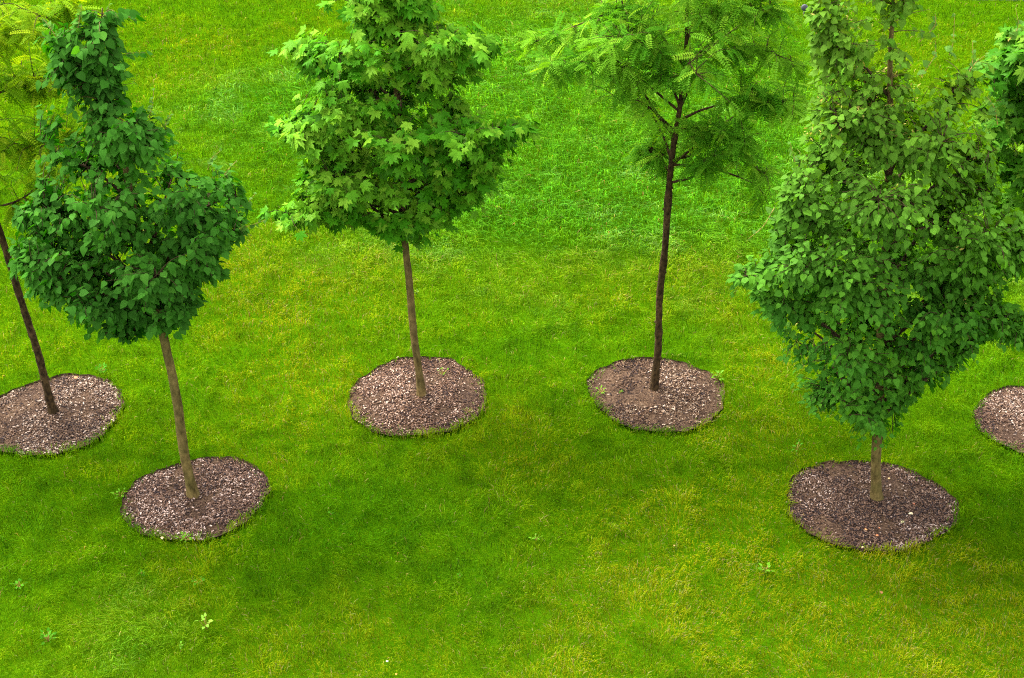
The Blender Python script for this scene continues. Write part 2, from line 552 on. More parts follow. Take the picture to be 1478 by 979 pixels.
# ------------------------------------------------------------------ leaf templates
_h = []
mid = [(0, 0), (.35, 0), (.70, 0), (1.06, 0)]
rt = [(-.09, .19), (.08, .42), (.36, .48), (.68, .31)]
pts = mid + rt + [(x, -y) for x, y in rt]
LIN_T = np.array([[x, y, -.22 * x * x + .16 * abs(y) - .35 * y * y] for x, y in pts])
LIN_Q = [[0, 5, 6, 1], [1, 6, 7, 2], [9, 0, 1, 10], [10, 1, 2, 11]]
LIN_C = [[0, 4, 5], [2, 7, 3], [8, 0, 9], [11, 2, 3]]
_m = [(0, 1.0), (7, .76), (12, .80), (20, .50), (30, .72), (35, .68), (43, .95), (52, .70), (58, .72), (68, .44), (80, .53), (94, .66), (108, .44), (140, .30), (180, .07)]
ml = _m + [(-a, r_) for a, r_ in _m[-2:0:-1]]
MAP_T = np.array([[0, 0, .0]] + [[r_ * math.cos(math.radians(a)), r_ * math.sin(math.radians(a)), -.26 * r_ * r_ + .05 * math.cos(math.radians(a * 8.4)) * r_] for a, r_ in ml])
MAP_T[:, 0] += .35
MAP_T = np.vstack([MAP_T, [[0, .008, .10], [0, -.008, .10]]])
_n = len(ml)
MAP_C = [[0, 1 + (k + 0) % _n, 1 + (k + 1) % _n] for k in range(_n)] + [[0, _n + 1, _n + 2]]


def frond_template(pairs=9):
    V, Q = [], []
    for k in range(pairs):
        t = .14 + .84 * k / pairs
        for s in (-1, 1):
            x0, z0 = t, -.45 * t * t
            L_ = .20 * (1 - .5 * abs(t - .45))
            d = np.array([.35, s * 1.0, -.25])
            d /= np.linalg.norm(d)
            b = np.array([.95, -s * .33, -.1]) * .048
            p = np.array([x0, 0, z0])
            i = len(V)
            V += [p, p + d * L_ * .5 - b, p + d * L_, p + d * L_ * .5 + b]
            Q.append([i, i + 1, i + 2, i + 3] if s > 0 else [i, i + 3, i + 2, i + 1])
    # rachis
    for k in range(3):
        t0, t1 = k / 3, (k + 1) / 3
        i = len(V)
        V += [[t0, -.006, -.45 * t0 * t0], [t1, -.006, -.45 * t1 * t1], [t1, .006, -.45 * t1 * t1], [t0, .006, -.45 * t0 * t0]]
        Q.append([i, i + 1, i + 2, i + 3])
    return np.array(V), Q


FR_T, FR_Q = frond_template()


# ------------------------------------------------------------------ trees
def inside(poly, x, y):
    poly = np.asarray(poly, float)
    x1, y1 = poly[:, 0], poly[:, 1]
    x2, y2 = np.roll(x1, -1), np.roll(y1, -1)
    x, y = np.asarray(x)[:, None], np.asarray(y)[:, None]
    c = ((y1 > y) != (y2 > y)) & (x < (x2 - x1) * (y - y1) / (y2 - y1 + 1e-9) + x1)
    return c.sum(1) % 2 == 1


def crown_points(poly, Yb, r, n, thick=.9, front=.55, edge=0.):
    """random points in the crown's volume: inside the outline, as deep as the outline is wide there"""
    poly = np.asarray(poly, float)
    lo, hi = poly.min(0), poly.max(0)
    out = []
    tot = 0
    while tot < n:
        x = r.random(4000) * (hi[0] - lo[0]) + lo[0]
        y = r.random(4000) * (hi[1] - lo[1]) + lo[1]
        k = inside(poly, x, y)
        x, y = x[k], y[k]
        # width of the outline at this row
        ys = np.linspace(lo[1], hi[1], 60)
        xs = np.linspace(lo[0], hi[0], 90)
        if not hasattr(crown_points, 'c') or crown_points.c[0] is not id(poly):
            G = inside(poly, np.tile(xs, 60), np.repeat(ys, 90)).reshape(60, 90)
            xl = np.array([xs[g_].min() if g_.any() else 0 for g_ in G])
            xr = np.array([xs[g_].max() if g_.any() else 0 for g_ in G])
        L_, R_ = np.interp(y, ys, xl), np.interp(y, ys, xr)
        c, hw = (L_ + R_) / 2, np.maximum((R_ - L_) / 2, 15)
        u = np.clip(np.abs(x - c) / hw, 0, 1)
        mpp = (Yb / cp) / F * .82
        hwm = np.minimum(hw, 190) * mpp * thick * np.sqrt(1 - u ** 2 * .85)
        s = np.where(r.random(len(x)) < front, 1, -1)
        d = s * hwm * r.random(len(x)) ** .7
        for a, b, dd in zip(x, y, d):
            out.append(at(a, b, Yb - dd))
        tot += len(x)
    return np.array(out[:n])


def tree(name, label, cat, group, base_key, trunk_px, trunk_r, poly, kind, n_limb, n_twig, per_twig, leaf, mat, bark, tint, seed,
         limbs_px=(), crown_base=None, thick=.9, front=.55, spread=.32, rise=.5, lean_y=0., knots=0., free=.25, extra=None, twig_cap=.7, gap=.36, limb_extra=26, dark=None, core=0, thin=None):
    r = np.random.default_rng(seed)
    gb = ground(*trunk_px[0])
    Yb = gb[1]
    o = root(name, (gb[0], gb[1], 0), label, cat, group)
    TP = np.array([at(px, py, Yb) for px, py in trunk_px])
    TP[0, 2] = -.03
    TL = smooth_line(TP, 70)
    zt = TL[:, 2]
    hmax = zt.max()
    R = np.interp(zt, [0, .05, .25, hmax * .45, hmax * .8, hmax], [trunk_r * 1.75, trunk_r * 1.25, trunk_r, trunk_r * .8, trunk_r * .42, trunk_r * .12])
    if knots:
        R = R * (1 + knots * np.clip(np.sin(zt * 23 + 3 * np.sin(zt * 7)), 0, 1) ** 3)
    TL = TL + np.stack([.008 * np.sin(zt * 5 + seed), .008 * np.cos(zt * 4.1), 0 * zt], 1)
    tm = Merge()
    bump = lambda n, s: 1 + .07 * np.random.default_rng(seed).standard_normal((n, s)) * (1 + knots * 4) * .5
    tm.add(*tube(TL, R, 14, bump))
    if knots:                               # pruning scars
        for kz in r.random(9) * hmax * .55 + .25:
            i = np.argmin(abs(zt - kz))
            a = r.random() * 6.28
            d = np.array([math.cos(a), math.sin(a), .3])
            tm.add(*tube(np.array([TL[i] + d * R[i] * .5, TL[i] + d * R[i] * 1.35]), [R[i] * .55, R[i] * .3], 7))
    # limbs
    zb = crown_base if crown_base else TP[:, 2].max() * .45
    cand = crown_points(poly, Yb, r, max(n_limb * 14, 60), thick, front)
    sel = []
    fixed = []
    for L_ in limbs_px:
        d = L_[0]
        P = [at(px, py, Yb - dd) for (px, py), dd in zip(L_[1], np.linspace(0, d, len(L_[1])))]
        fixed.append(np.array(P))
        sel.append(P[-1])
    while len(sel) < n_limb + len(limbs_px):
        if not sel:
            sel.append(cand[0]); continue
        dd = np.min(np.linalg.norm(cand[:, None] - np.array(sel)[None], axis=-1), 1)
        hr = np.linalg.norm(cand[:, :2] - np.stack([np.interp(cand[:, 2], zt, TL[:, 0]), np.interp(cand[:, 2], zt, TL[:, 1])], 1), axis=1)
        sel.append(cand[np.argmax(dd + .5 * hr)])
    limbs = []
    for i, tipp in enumerate(sel):
        if i < len(fixed):
            c = smooth_line(fixed[i], 16)
            rr = np.linspace(trunk_r * .38, .004, len(c))
        else:
            hx = np.linalg.norm(tipp[:2] - [np.interp(tipp[2], zt, TL[:, 0]), np.interp(tipp[2], zt, TL[:, 1])])
            za = np.clip(tipp[2] - rise * hx - .12, zb, hmax * .97)
            if tipp[2] < zb + .1:
                za = zb + .15 * r.random()
            ia = np.argmin(abs(zt - za))
            a = TL[ia]
            m1_ = a * .62 + tipp * .38 + np.array([0, 0, .10 * hx]) + r.standard_normal(3) * .035
            m2_ = a * .28 + tipp * .72 + np.array([0, 0, .10 * hx]) + r.standard_normal(3) * .045
            c = smooth_line([a, m1_, m2_, tipp], 16)
            rr = np.linspace(min(R[ia] * .55, .008 + .011 * hx), .003, len(c))
        limbs.append((c, rr))
    LP = np.concatenate([c[3:] for c, _ in limbs] + [TL[(zt > zb + .2)]])
    LI = np.concatenate([np.full(len(c) - 3, i) for i, (c, _) in enumerate(limbs)] + [np.full((zt > zb + .2).sum(), -1)])
    # twig tips: clustered round the limbs, plus some spread through the outline
    tips = []
    nf = int(n_twig * free)
    tips.append(crown_points(poly, Yb, r, nf, thick, front))
    need = n_twig - nf
    while need > 0:
        li = r.integers(0, len(limbs), need * 2)
        tt = .3 + .75 * r.random(need * 2) ** .8
        base = np.array([limbs[a][0][min(int(b * (len(limbs[a][0]) - 1)), len(limbs[a][0]) - 1)] for a, b in zip(li, tt)])
        q = base + r.standard_normal((len(base), 3)) * spread * [.75, .75, .5]
        pj = proj(q)
        jx, jy = r.standard_normal((2, len(q))) * 9      # ragged outline
        q = q[inside(poly, pj[0] + jx, pj[1] + jy)][:need]
        tips.append(q)
        need -= len(q)
    tips = np.concatenate(tips)
    gn = VN(seed + 3)
    g1 = gn(tips[:, 0] * 2.2 + tips[:, 2] * 1.1, tips[:, 2] * 2.2 - tips[:, 1] * 1.6, 1., 2)
    tips = tips[(g1 > gap) | (r.random(len(tips)) < .15)]
    ex = []
    for i in range(len(fixed)):             # leafy sprays along the long limbs
        c = limbs[i][0]
        b = c[(len(c) * (.4 + .6 * r.random(limb_extra))).astype(int).clip(0, len(c) - 1)]
        ex.append(b + r.standard_normal((limb_extra, 3)) * [.11, .13, .08])
    if core:
        k = r.choice(np.where((zt > zb + .25) & (zt < hmax))[0], core)
        ex.append(TL[k] + r.standard_normal((core, 3)) * [.13, .13, .05] - [0, .07, 0])
    if ex:
        tips = np.concatenate([tips] + ex)
    if thin:
        z0, z1 = (at(trunk_px[-1][0], y_, Yb)[2] for y_ in thin[:2])
        tips = tips[r.random(len(tips)) > thin[2] * np.clip((tips[:, 2] - z0) / (z1 - z0), 0, 1)]
    D = np.linalg.norm(tips[:, None] - LP[None], axis=-1) + .35 * np.clip(LP[None, :, 2] - tips[:, None, 2] + .05, 0, 9)
    near = D.argmin(1)
    merges = {}
    for i, (c, rr) in enumerate(limbs):
        m = Merge()
        m.add(*tube(c, rr, 7))
        merges[i] = m
    P_, T_, O_ = [], [], []
    for k, tp in enumerate(tips):
        a = LP[near[k]]
        ln = np.linalg.norm(tp - a)
        if ln < .05:
            tp = a + (tp - a) / max(ln, 1e-4) * .1
            ln = .1
        mdp = (a + tp) / 2 + np.array([0, 0, .12 * ln]) + r.standard_normal(3) * .05 * ln
        c = smooth_line([a, mdp, tp], 6)
        (merges[LI[near[k]]] if LI[near[k]] >= 0 else tm).add(*tube(c, np.linspace(.0035 + .003 * ln, .0015, len(c)), 4))
        axis = np.array([np.interp(tp[2], zt, TL[:, 0]), np.interp(tp[2], zt, TL[:, 1]), tp[2]])
        outw = norm(tp - axis) + .4 * norm(tp - a)
        nl = max(2, int(per_twig * (.6 + .8 * r.random())))
        t0 = max(0., 1 - twig_cap / ln) if ln > twig_cap else .08
        ts = t0 + (1 - t0) * (np.arange(nl) + .5 * r.random(nl)) / nl
        ii = ts * (len(c) - 1)
        i0 = np.clip(ii.astype(int), 0, len(c) - 2)
        fr = (ii - i0)[:, None]
        P_.append(c[i0] * (1 - fr) + c[i0 + 1] * fr)
        T_.append(np.tile(norm(tp - a), (nl, 1)))
        O_.append(np.tile(norm(outw), (nl, 1)))
    tm.build('trunk', bark, o)
    for i in merges:
        merges[i].build('branch', dark or bark, o)
    P_, T_, O_ = map(np.concatenate, (P_, T_, O_))
    n = len(P_)
    rs = r.standard_normal
    V, gs, col = leaf(P_, T_, O_, r, tint, n)
    mk('crown', V, gs, mat, o, col=col, smooth=(kind != 'locust'))
    if extra:
        extra(o, tips, r, T_, O_, P_)
    print(name, 'leaves', n)
    return o


def leaf_linden(size):
    def f(P, T, O, r, tint, n):
        up = np.array([[0, 0, 1.]])
        sgn = np.where(np.arange(n) % 2 == 0, 1, -1)[:, None]
        side = norm(np.cross(T, up)) * sgn
        D = .55 * O + .75 * side * .6 + .35 * T - up * (.35 + .5 * r.random((n, 1))) + r.standard_normal((n, 3)) * .3
        N = up * .9 + .7 * O + r.standard_normal((n, 3)) * .5
        P = P + norm(D + up * .6) * (.025 + .02 * r.random((n, 1)))
        S = size * (.45 + .72 * r.random(n))
        T_ = LIN_T[None] * np.ones((n, 1, 1))
        T_[:, :, 2] += (.25 * r.standard_normal(n))[:, None] * LIN_T[None, :, 0] ** 2
        T_[:, :, 1] *= (.85 + .25 * r.random(n))[:, None]
        V, gs = place(T_, [LIN_Q, LIN_C], P, D, N, S)
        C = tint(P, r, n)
        return V, gs, np.repeat(C, len(LIN_T), 0)
    return f


def leaf_maple(size):
    def f(P, T, O, r, tint, n):
        up = np.array([[0, 0, 1.]])
        a = r.random(n) * 6.28
        sd_ = np.stack([np.cos(a), np.sin(a), 0 * a], 1)
        D = .8 * O * [1, 1, .2] + .75 * sd_ - up * (.25 + .5 * r.random((n, 1)))
        N = up * 1.0 + .45 * O + r.standard_normal((n, 3)) * .34
        P = P + norm(D * [1, 1, .3] + up * .4) * (.03 + .05 * r.random((n, 1)))
        S = size * (.5 + .68 * r.random(n))
        T_ = MAP_T[None] * np.ones((n, 1, 1))
        T_[:, :, 2] += (.35 * r.standard_normal(n) - .1)[:, None] * (MAP_T[None, :, 0] - .35) ** 2 + (.55 * r.standard_normal(n))[:, None] * MAP_T[None, :, 1] ** 2
        V, gs = place(T_, [MAP_C], P, D, N, S)
        C = tint(P, r, n)
        return V, gs, np.repeat(C, len(MAP_T), 0)
    return f


def leaf_locust(size):
    def f(P, T, O, r, tint, n):
        up = np.array([[0, 0, 1.]])
        sgn = np.where(np.arange(n) % 2 == 0, 1, -1)[:, None]
        side = norm(np.cross(T, up)) * sgn
        D = .45 * O + .8 * side + .35 * T - up * (-.05 + .6 * r.random((n, 1))) + r.standard_normal((n, 3)) * .35
        N = up + r.standard_normal((n, 3)) * .35 + .3 * O
        S = size * (.6 + .6 * r.random(n))
        T_ = FR_T[None] * np.ones((n, 1, 1))
        T_[:, :, 2] *= (.3 + 1.3 * r.random(n))[:, None]
        V, gs = place(T_, [FR_Q], P, D, N, S)
        C = tint(P, r, n)
        return V, gs, np.repeat(C, len(FR_T), 0)
    return f


def tinter(a, b, hi, fh=.1, seed=0, top_light=None):
    """leaf colour: varies from leaf to leaf and from spray to spray, with a share of fresh lighter leaves"""
    a, b, hi = map(np.array, (a, b, hi))
    def f(P, r, n):
        s = VA(P[:, 0] + P[:, 2] * .7 + seed, P[:, 1] + P[:, 2] + seed, 3.2, 2)
        u = np.clip((s - .5) * 2.2 + .5 + .25 * r.standard_normal(n), 0, 1)[:, None]
        C = a + (b - a) * u
        if top_light:                         # light shining through the upper leaves, painted in as a yellower tint with height
            lit = np.clip((P[:, 2:3] - top_light[0]) / (top_light[1] - top_light[0]), 0, 1)
            C = C + lit * (np.array([.125, .205, .010]) - C) * .8
        k = (r.random(n) < fh * (.3 + 1.6 * s))[:, None]
        C = np.where(k, C + (hi - C) * (.4 + .6 * r.random((n, 1))), C)
        return np.clip(C * (.85 + .3 * r.random((n, 1))), .002, .8)
    return f


M_BLOOM = leaf_mat('blossom', rough=.6, spec=.2, trans=.3, tmul=(1.2, 1.1, .6))


def bloom(pxlo, pxhi, pylo, pyhi, ncl, per):
    def f(o, tips, r, T, O, P):
        px, py = proj(P)
        k = np.where((px > pxlo) & (px < pxhi) & (py > pylo) & (py < pyhi))[0]
        k = k[r.permutation(len(k))[:ncl]]
        Q = np.repeat(P[k], per, 0) + r.standard_normal((len(k) * per, 3)) * .022
        n = len(Q)
        Tt = np.array([[0, 0, 0], [.5, .16, .05], [1, 0, 0], [.5, -.16, .05]])
        V, gs = place(Tt, [[[0, 1, 2, 3]]], Q, r.standard_normal((n, 3)) + [0, 0, -.3], r.standard_normal((n, 3)) + [0, 0, 1], .022 + .03 * r.random(n))
        C = np.array([.50, .44, .10]) * (.6 + .6 * r.random((n, 1))) * np.array([1, .93, .8]) ** r.random((n, 1))
        b = mk('blossom', V, gs, M_BLOOM, o, col=np.repeat(C, 4, 0))
        b['kind'] = 'stuff'
        b['label'] = 'pale yellow flowers and bracts among the leaves'
    return f


def shoots(L, size):
    """long reddish new shoots that stand out of the crown, each with a few small leaves"""
    def f(o, tips, r, T, O, P):
        Yb = o.location.y
        for (x0, y0, x1, y1, d) in L:
            m = Merge()
            a, b = at(x0, y0, Yb - d), at(x1, y1, Yb - d)
            c = smooth_line([a, (a + b) / 2 + r.standard_normal(3) * .02, b], 8)
            m.add(*tube(c, np.linspace(.004, .0015, len(c)), 5))
            sh = m.build('branch', M_SHOOT, o)
            n = 7
            t = np.linspace(.15, 1, n)
            Pp = c[(t * (len(c) - 1)).astype(int)]
            D = norm(b - a)[None] * .4 + r.standard_normal((n, 3)) * .7
            V, gs = place(LIN_T, [LIN_Q, LIN_C], Pp, D, r.standard_normal((n, 3)) * .5 + [0, -.3, 1], size * (1 - .6 * t))
            C = np.tile([.085, .17, .03], (n, 1)) * (.8 + .5 * r.random((n, 1)))
            mk('leaves', V, gs, M_LINDEN, sh, col=np.repeat(C, len(LIN_T), 0), smooth=True)
    return f


M_SHOOT = noise_mat('young_shoot', [(.3, (.22, .13, .03)), (.7, (.36, .27, .07))], 30, rough=.6, bump=.1)
both = lambda *fs: (lambda *a: [f_(*a) for f_ in fs])

M_TWIG_SHADED = noise_mat('twig_bark_shaded', [(.3, (.02, .013, .007)), (.7, (.07, .045, .022))], 30, rough=.9, bump=.2)  # branch bark darkened to carry the shade inside the crowns
# dark green linden (left)
tree('linden_tree', 'dark green linden with a ragged narrow top and smooth slanting trunk', 'tree', None, 'L1',
     [(278, 718), (258, 600), (235, 475), (210, 370), (180, 240), (158, 130), (148, 60), (146, 12)], .047,
     [(62, 40), (78, 30), (92, 45), (112, 28), (122, 48), (140, 50), (150, 18), (165, 40), (176, 70), (172, 120), (182, 150), (205, 165), (216, 150), (242, 178), (256, 222), (262, 252), (285, 262),
      (300, 238), (330, 240), (352, 300), (350, 340), (318, 360), (325, 400), (300, 430), (262, 462), (240, 478), (200, 492), (150, 488), (100, 462), (85, 440), (55, 445),
      (45, 405), (20, 395), (22, 350), (30, 300), (52, 285), (66, 250), (56, 215), (70, 165), (60, 120), (75, 80)],
     'linden', 26, 2000, 9, leaf_linden(.068), M_LINDEN, M_BARK_L,
     tinter((.010, .075, .003), (.028, .140, .005), (.065, .20, .015), .14), 21, crown_base=1.9, core=170, spread=.22, rise=.8, gap=.33, free=.42, thick=.8,
     dark=M_TWIG_SHADED, extra=shoots([(85, 60, 62, 28, .1), (112, 45, 118, 8, .1), (148, 40, 158, 6, 0), (215, 170, 222, 128, 0), (238, 190, 250, 165, .1), (300, 245, 318, 218, 0), (318, 262, 342, 232, .1), (335, 300, 368, 280, .1), (345, 330, 382, 318, .2)], .07))

# maple (centre)
tree('maple_tree', 'round light green maple with large lobed leaves over a thin straight trunk', 'tree', None, 'C',
     [(608, 573), (598, 480), (587, 380), (582, 280), (575, 180), (570, 80), (565, 0), (556, -130)], .042,
     [(525, -160), (590, -160), (615, -60), (600, 5), (615, 30), (655, 25), (700, 38), (712, 68), (692, 105), (660, 118), (664, 150), (690, 182), (735, 178), (768, 170), (766, 190), (740, 215), (725, 232),
      (715, 262), (680, 288), (668, 318), (640, 345), (600, 362), (555, 350), (520, 342), (480, 325), (418, 322), (416, 300), (440, 285), (432, 260), (455, 235), (432, 210), (402, 185),
      (410, 168), (440, 162), (440, 140), (455, 115), (436, 92), (432, 62), (452, 42), (490, 55), (530, 72), (535, 35), (505, 8)],
     'maple', 26, 1650, 7, leaf_maple(.097), M_MAPLE, M_BARK_M,
     tinter((.040, .175, .005), (.105, .27, .012), (.165, .33, .02), .22, 5), 32, crown_base=2.05, gap=.36, core=60, spread=.18, rise=.55, free=.35, thick=.8,
     limbs_px=[(.05, [(578, 260), (540, 225), (480, 200), (420, 178)]), (.1, [(579, 270), (640, 235), (700, 205), (755, 180)]), (.35, [(582, 330), (530, 310), (470, 300), (425, 312)]),
               (.0, [(573, 150), (530, 110), (480, 85), (442, 65)]), (.0, [(573, 140), (620, 110), (665, 80), (700, 60)]), (.2, [(571, 110), (560, 60), (528, 12)]), (.1, [(568, 90), (582, 40), (605, 5)]), (.25, [(566, 40), (560, 0), (545, -40)])], dark=M_TWIG_SHADED)

# feathery honey locust (centre right)
tree('locust_tree', 'airy honey locust with feathery fronds and a bare dark crooked trunk', 'tree', None, 'H',
     [(945, 562), (950, 480), (957, 380), (966, 280), (968, 250), (973, 200), (985, 130), (991, 60), (990, 20), (994, -60), (1000, -150)], .039,
     [(880, -120), (1100, -120), (1140, -10), (1150, 40), (1128, 62), (1172, 90), (1160, 165), (1130, 178), (1090, 160), (1070, 180), (1112, 205), (1130, 265), (1110, 300), (1066, 292), (1050, 245), (1015, 235), (990, 225), (945, 225),
      (952, 205), (915, 165), (880, 140), (862, 140), (838, 112), (795, 132), (772, 118), (780, 85), (748, 68), (765, 48), (830, 55), (868, 8)],
     'locust', 16, 430, 7, leaf_locust(.18), M_LOCUST, M_BARK_H,
     tinter((.055, .19, .008), (.12, .28, .014), (.20, .36, .022), .15, 9), 43, crown_base=2.6, spread=.26, gap=.38, limb_extra=34, rise=.35, free=.4, thick=.8, knots=.22, twig_cap=.5,
     limbs_px=[(.35, [(972, 196), (948, 165), (926, 130), (895, 98), (850, 88), (795, 100)]), (.3, [(985, 172), (1010, 160), (1036, 152), (1085, 138), (1145, 150)]),
               (.35, [(968, 264), (1000, 255), (1010, 236), (1055, 222), (1105, 252)]), (-.1, [(990, 100), (962, 62), (940, 30), (900, 14), (850, 30), (775, 60)]),
               (.2, [(988, 82), (1015, 74), (1040, 78), (1090, 70), (1160, 95)]), (-.5, [(980, 150), (965, 110), (955, 75), (920, 60), (860, 50)]),
               (.2, [(990, 40), (1020, 15), (1060, 12), (1120, 25)]), (.5, [(976, 185), (1000, 190), (1040, 195), (1075, 200)]), (-.3, [(968, 250), (950, 228), (940, 215)]),
               (.5, [(985, 130), (960, 120), (930, 60), (890, 60)])])

# honey locust, far left
tree('locust_tree', 'yellowish feathery locust behind the dark green linden, leaning out past the photo edge', 'tree', None, 'L0',
     [(78, 598), (60, 530), (36, 450), (8, 362), (-10, 310), (-40, 220), (-75, 110), (-110, 0), (-125, -60)], .039,
     [(-330, -20), (-330, 230), (-180, 320), (-60, 300), (0, 318), (50, 300), (92, 250), (100, 190), (112, 130), (105, 60), (120, 10), (60, 12), (0, -30), (-120, -120), (-260, -80)],
     'locust', 14, 560, 9, leaf_locust(.165), M_LOCUST, M_BARK_H,
     tinter((.080, .20, .004), (.16, .28, .006), (.28, .37, .012), .2, 3), 54, crown_base=2.3, spread=.26, rise=.35, free=.3, thick=.7, knots=.18, twig_cap=.5,
     limbs_px=[(-.2, [(-22, 285), (0, 297), (35, 285), (60, 262), (90, 235)]), (0, [(-60, 150), (0, 62), (40, 38), (105, 10)]), (.2, [(-45, 220), (0, 215), (50, 210), (95, 200)]),
               (-.2, [(-60, 160), (10, 130), (60, 120), (105, 110)])])

# wide linden (right front)
tree('linden_tree', 'wide bushy linden with pale yellow flowers near its top and low drooping branches', 'tree', None, 'R',
     [(1265, 723), (1266, 640), (1272, 500), (1279, 350), (1284, 200), (1287, 60), (1290, -60), (1292, -120)], .047,
     [(1225, -130), (1330, -130), (1350, -20), (1335, 50), (1338, 85), (1352, 108), (1378, 95), (1405, 85), (1422, 145), (1438, 215), (1448, 290), (1500, 310), (1560, 345), (1480, 385), (1442, 400),
      (1436, 438), (1470, 450), (1500, 470), (1500, 505), (1465, 500), (1425, 482), (1392, 520), (1370, 562), (1335, 562), (1305, 600), (1290, 640), (1262, 656), (1232, 640), (1222, 612), (1195, 600), (1165, 596),
      (1152, 560), (1125, 530), (1122, 490), (1108, 450), (1088, 418), (1068, 405), (1070, 385), (1112, 375), (1128, 330), (1118, 290), (1152, 240), (1160, 200), (1168, 160), (1170, 115), (1180, 75), (1165, 35), (1190, 5)],
     'linden', 38, 5200, 9, leaf_linden(.060), M_LINDEN, M_BARK_L,
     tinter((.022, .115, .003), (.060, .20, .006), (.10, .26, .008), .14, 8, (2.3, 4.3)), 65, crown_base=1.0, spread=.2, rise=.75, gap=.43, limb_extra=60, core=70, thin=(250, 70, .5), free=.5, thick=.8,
     limbs_px=[(.5, [(1279, 360), (1330, 330), (1400, 345), (1478, 350), (1540, 330)]), (.4, [(1277, 400), (1340, 410), (1410, 438), (1460, 470), (1500, 488)]), (.6, [(1278, 380), (1340, 395), (1390, 375), (1430, 352)]),
               (.4, [(1276, 420), (1200, 400), (1140, 385), (1078, 398)]), (0, [(1284, 230), (1330, 190), (1370, 140), (1402, 95)])],
     dark=M_TWIG_SHADED, extra=both(bloom(1160, 1345, 0, 200, 120, 8), bloom(1180, 1420, 190, 520, 60, 4),
                shoots([(1370, 80, 1378, 20, 0), (1395, 120, 1404, 60, 0), (1395, 110, 1425, 78, .1), (1455, 60, 1466, 12, .1), (1328, 60, 1350, 20, .1), (1440, 180, 1425, 140, .2), (1118, 300, 1080, 345, .2), (1150, 250, 1140, 205, .1), (1330, 110, 1350, 60, 0)], .075)))

# maple at the right edge
tree('maple_tree', 'fresh green maple half hidden behind the bushy linden, cut by the photo edge', 'tree', None, 'R2',
     [(1512, 613), (1550, 480), (1590, 340), (1630, 200), (1670, 60), (1700, -50)], .046,
     [(1640, -90), (1560, -30), (1500, 20), (1468, 50), (1442, 80), (1425, 110), (1440, 135), (1418, 170), (1440, 205), (1442, 260), (1450, 310), (1500, 350), (1580, 390), (1680, 370), (1760, 310), (1800, 200), (1780, 80), (1740, -20)],
     'maple', 20, 1250, 7, leaf_maple(.10), M_MAPLE, M_BARK_M,
     tinter((.028, .12, .005), (.062, .185, .009), (.13, .26, .018), .2, 6), 76, crown_base=2.0, spread=.2, rise=.5, free=.5, thick=.7, gap=.2, dark=M_TWIG_SHADED, limb_extra=45,
     limbs_px=[(.1, [(1640, 180), (1560, 140), (1500, 110), (1436, 100)]), (.2, [(1620, 230), (1550, 200), (1490, 180), (1432, 172)]), (.2, [(1610, 280), (1550, 260), (1500, 245), (1445, 235)]),
               (.1, [(1605, 310), (1550, 300), (1500, 300), (1452, 300)]), (0, [(1650, 140), (1580, 90), (1530, 70), (1478, 55)])])

# ------------------------------------------------------------------ weeds and small things on the lawn
M_WEED = leaf_mat('weed_leaf', rough=.5, spec=0, trans=.3, gloss=.006)


def weed(px, py, n, size, col, label, name='weed', tall=.05, cat='weed', seed=0, group=None):
    gp = ground(px, py)
    size *= .62
    n = int(n * 1.5)
    r = np.random.default_rng(int(px * 7 + py) + seed)
    o = root(name, (gp[0], gp[1], 0), label, cat, group)
    base = np.array([gp[0], gp[1], 0.])
    a = np.linspace(0, 6.28, n, endpoint=False) + r.random(n) * .7
    e = r.random(n)
    P = base + np.stack([np.cos(a), np.sin(a), 0 * a], 1) * (.008 + .05 * r.random(n) * (n > 8))[:, None] + np.array([0, 0, 1]) * (tall * (.35 + .65 * e))[:, None]
    D = np.stack([np.cos(a), np.sin(a), -.05 + .9 * e], 1)
    V, gs = place(LIN_T * [1, .8, 1], [LIN_Q, LIN_C], P, D, np.tile([0, 0, 1.], (n, 1)) + r.standard_normal((n, 3)) * .4, size * (.7 + .5 * r.random(n)))
    C = np.tile(col, (n, 1)) * (.85 + .3 * r.random((n, 1)))
    mk('leaves', V, gs, M_WEED, o, col=np.repeat(C, len(LIN_T), 0), smooth=True)
    m = Merge()
    for p in P:
        m.add(*tube(np.array([base - [0, 0, .01], (base + p) / 2 + [0, 0, .004], p]), [.0022, .0018, .0012], 5))
    m.build('stem', M_SHOOT, o)
    return o


FRESH, MIDG = (.10, .25, .012), (.045, .17, .006)
weed(299, 908, 7, .055, (.17, .34, .03), 'bright pale green seedling standing alone in the lawn below the linden bed', tall=.12, name='seedling', cat='seedling')
weed(262, 935, 4, .035, FRESH, 'small two leaved sprout just beside the tall bright seedling')
weed(774, 780, 6, .045, FRESH, 'cluster of small pale leaves in the middle of the front lawn')
weed(664, 835, 5, .04, MIDG, 'low broad leaves beside a worn spot between the maple and the front edge')
weed(1035, 548, 14, .05, FRESH, 'bushy bright weed on the rim of the locust bed', tall=.1)
weed(150, 540, 14, .06, MIDG, 'leafy weed clump behind the rim of the leftmost bed', tall=.09)
weed(174, 716, 9, .05, FRESH, 'bright weed touching the side of the dark linden bed', tall=.05)
weed(869, 567, 8, .04, FRESH, 'low weed inside the rim of the locust bed')
weed(896, 568, 5, .03, MIDG, 'tiny weed inside the locust bed, nearer its trunk')
weed(1104, 826, 6, .055, FRESH, 'spiky light green weed in front of the wide linden bed', tall=.07)
weed(1040, 345, 6, .06, FRESH, 'pale weed in the lawn between the locust trunk and the bushy linden', tall=.08)
weed(602, 425, 5, .05, (.2, .36, .08), 'pale sprout just beside the maple trunk')
weed(1150, 650, 7, .045, MIDG, 'upright weed in the grass above the wide linden bed', tall=.08)
weed(1368, 768, 3, .05, FRESH, 'single broad pale leaf cluster at the front rim of the largest bed')
weed(205, 830, 5, .05, MIDG, 'flat broadleaf weed in front of the dark linden bed')
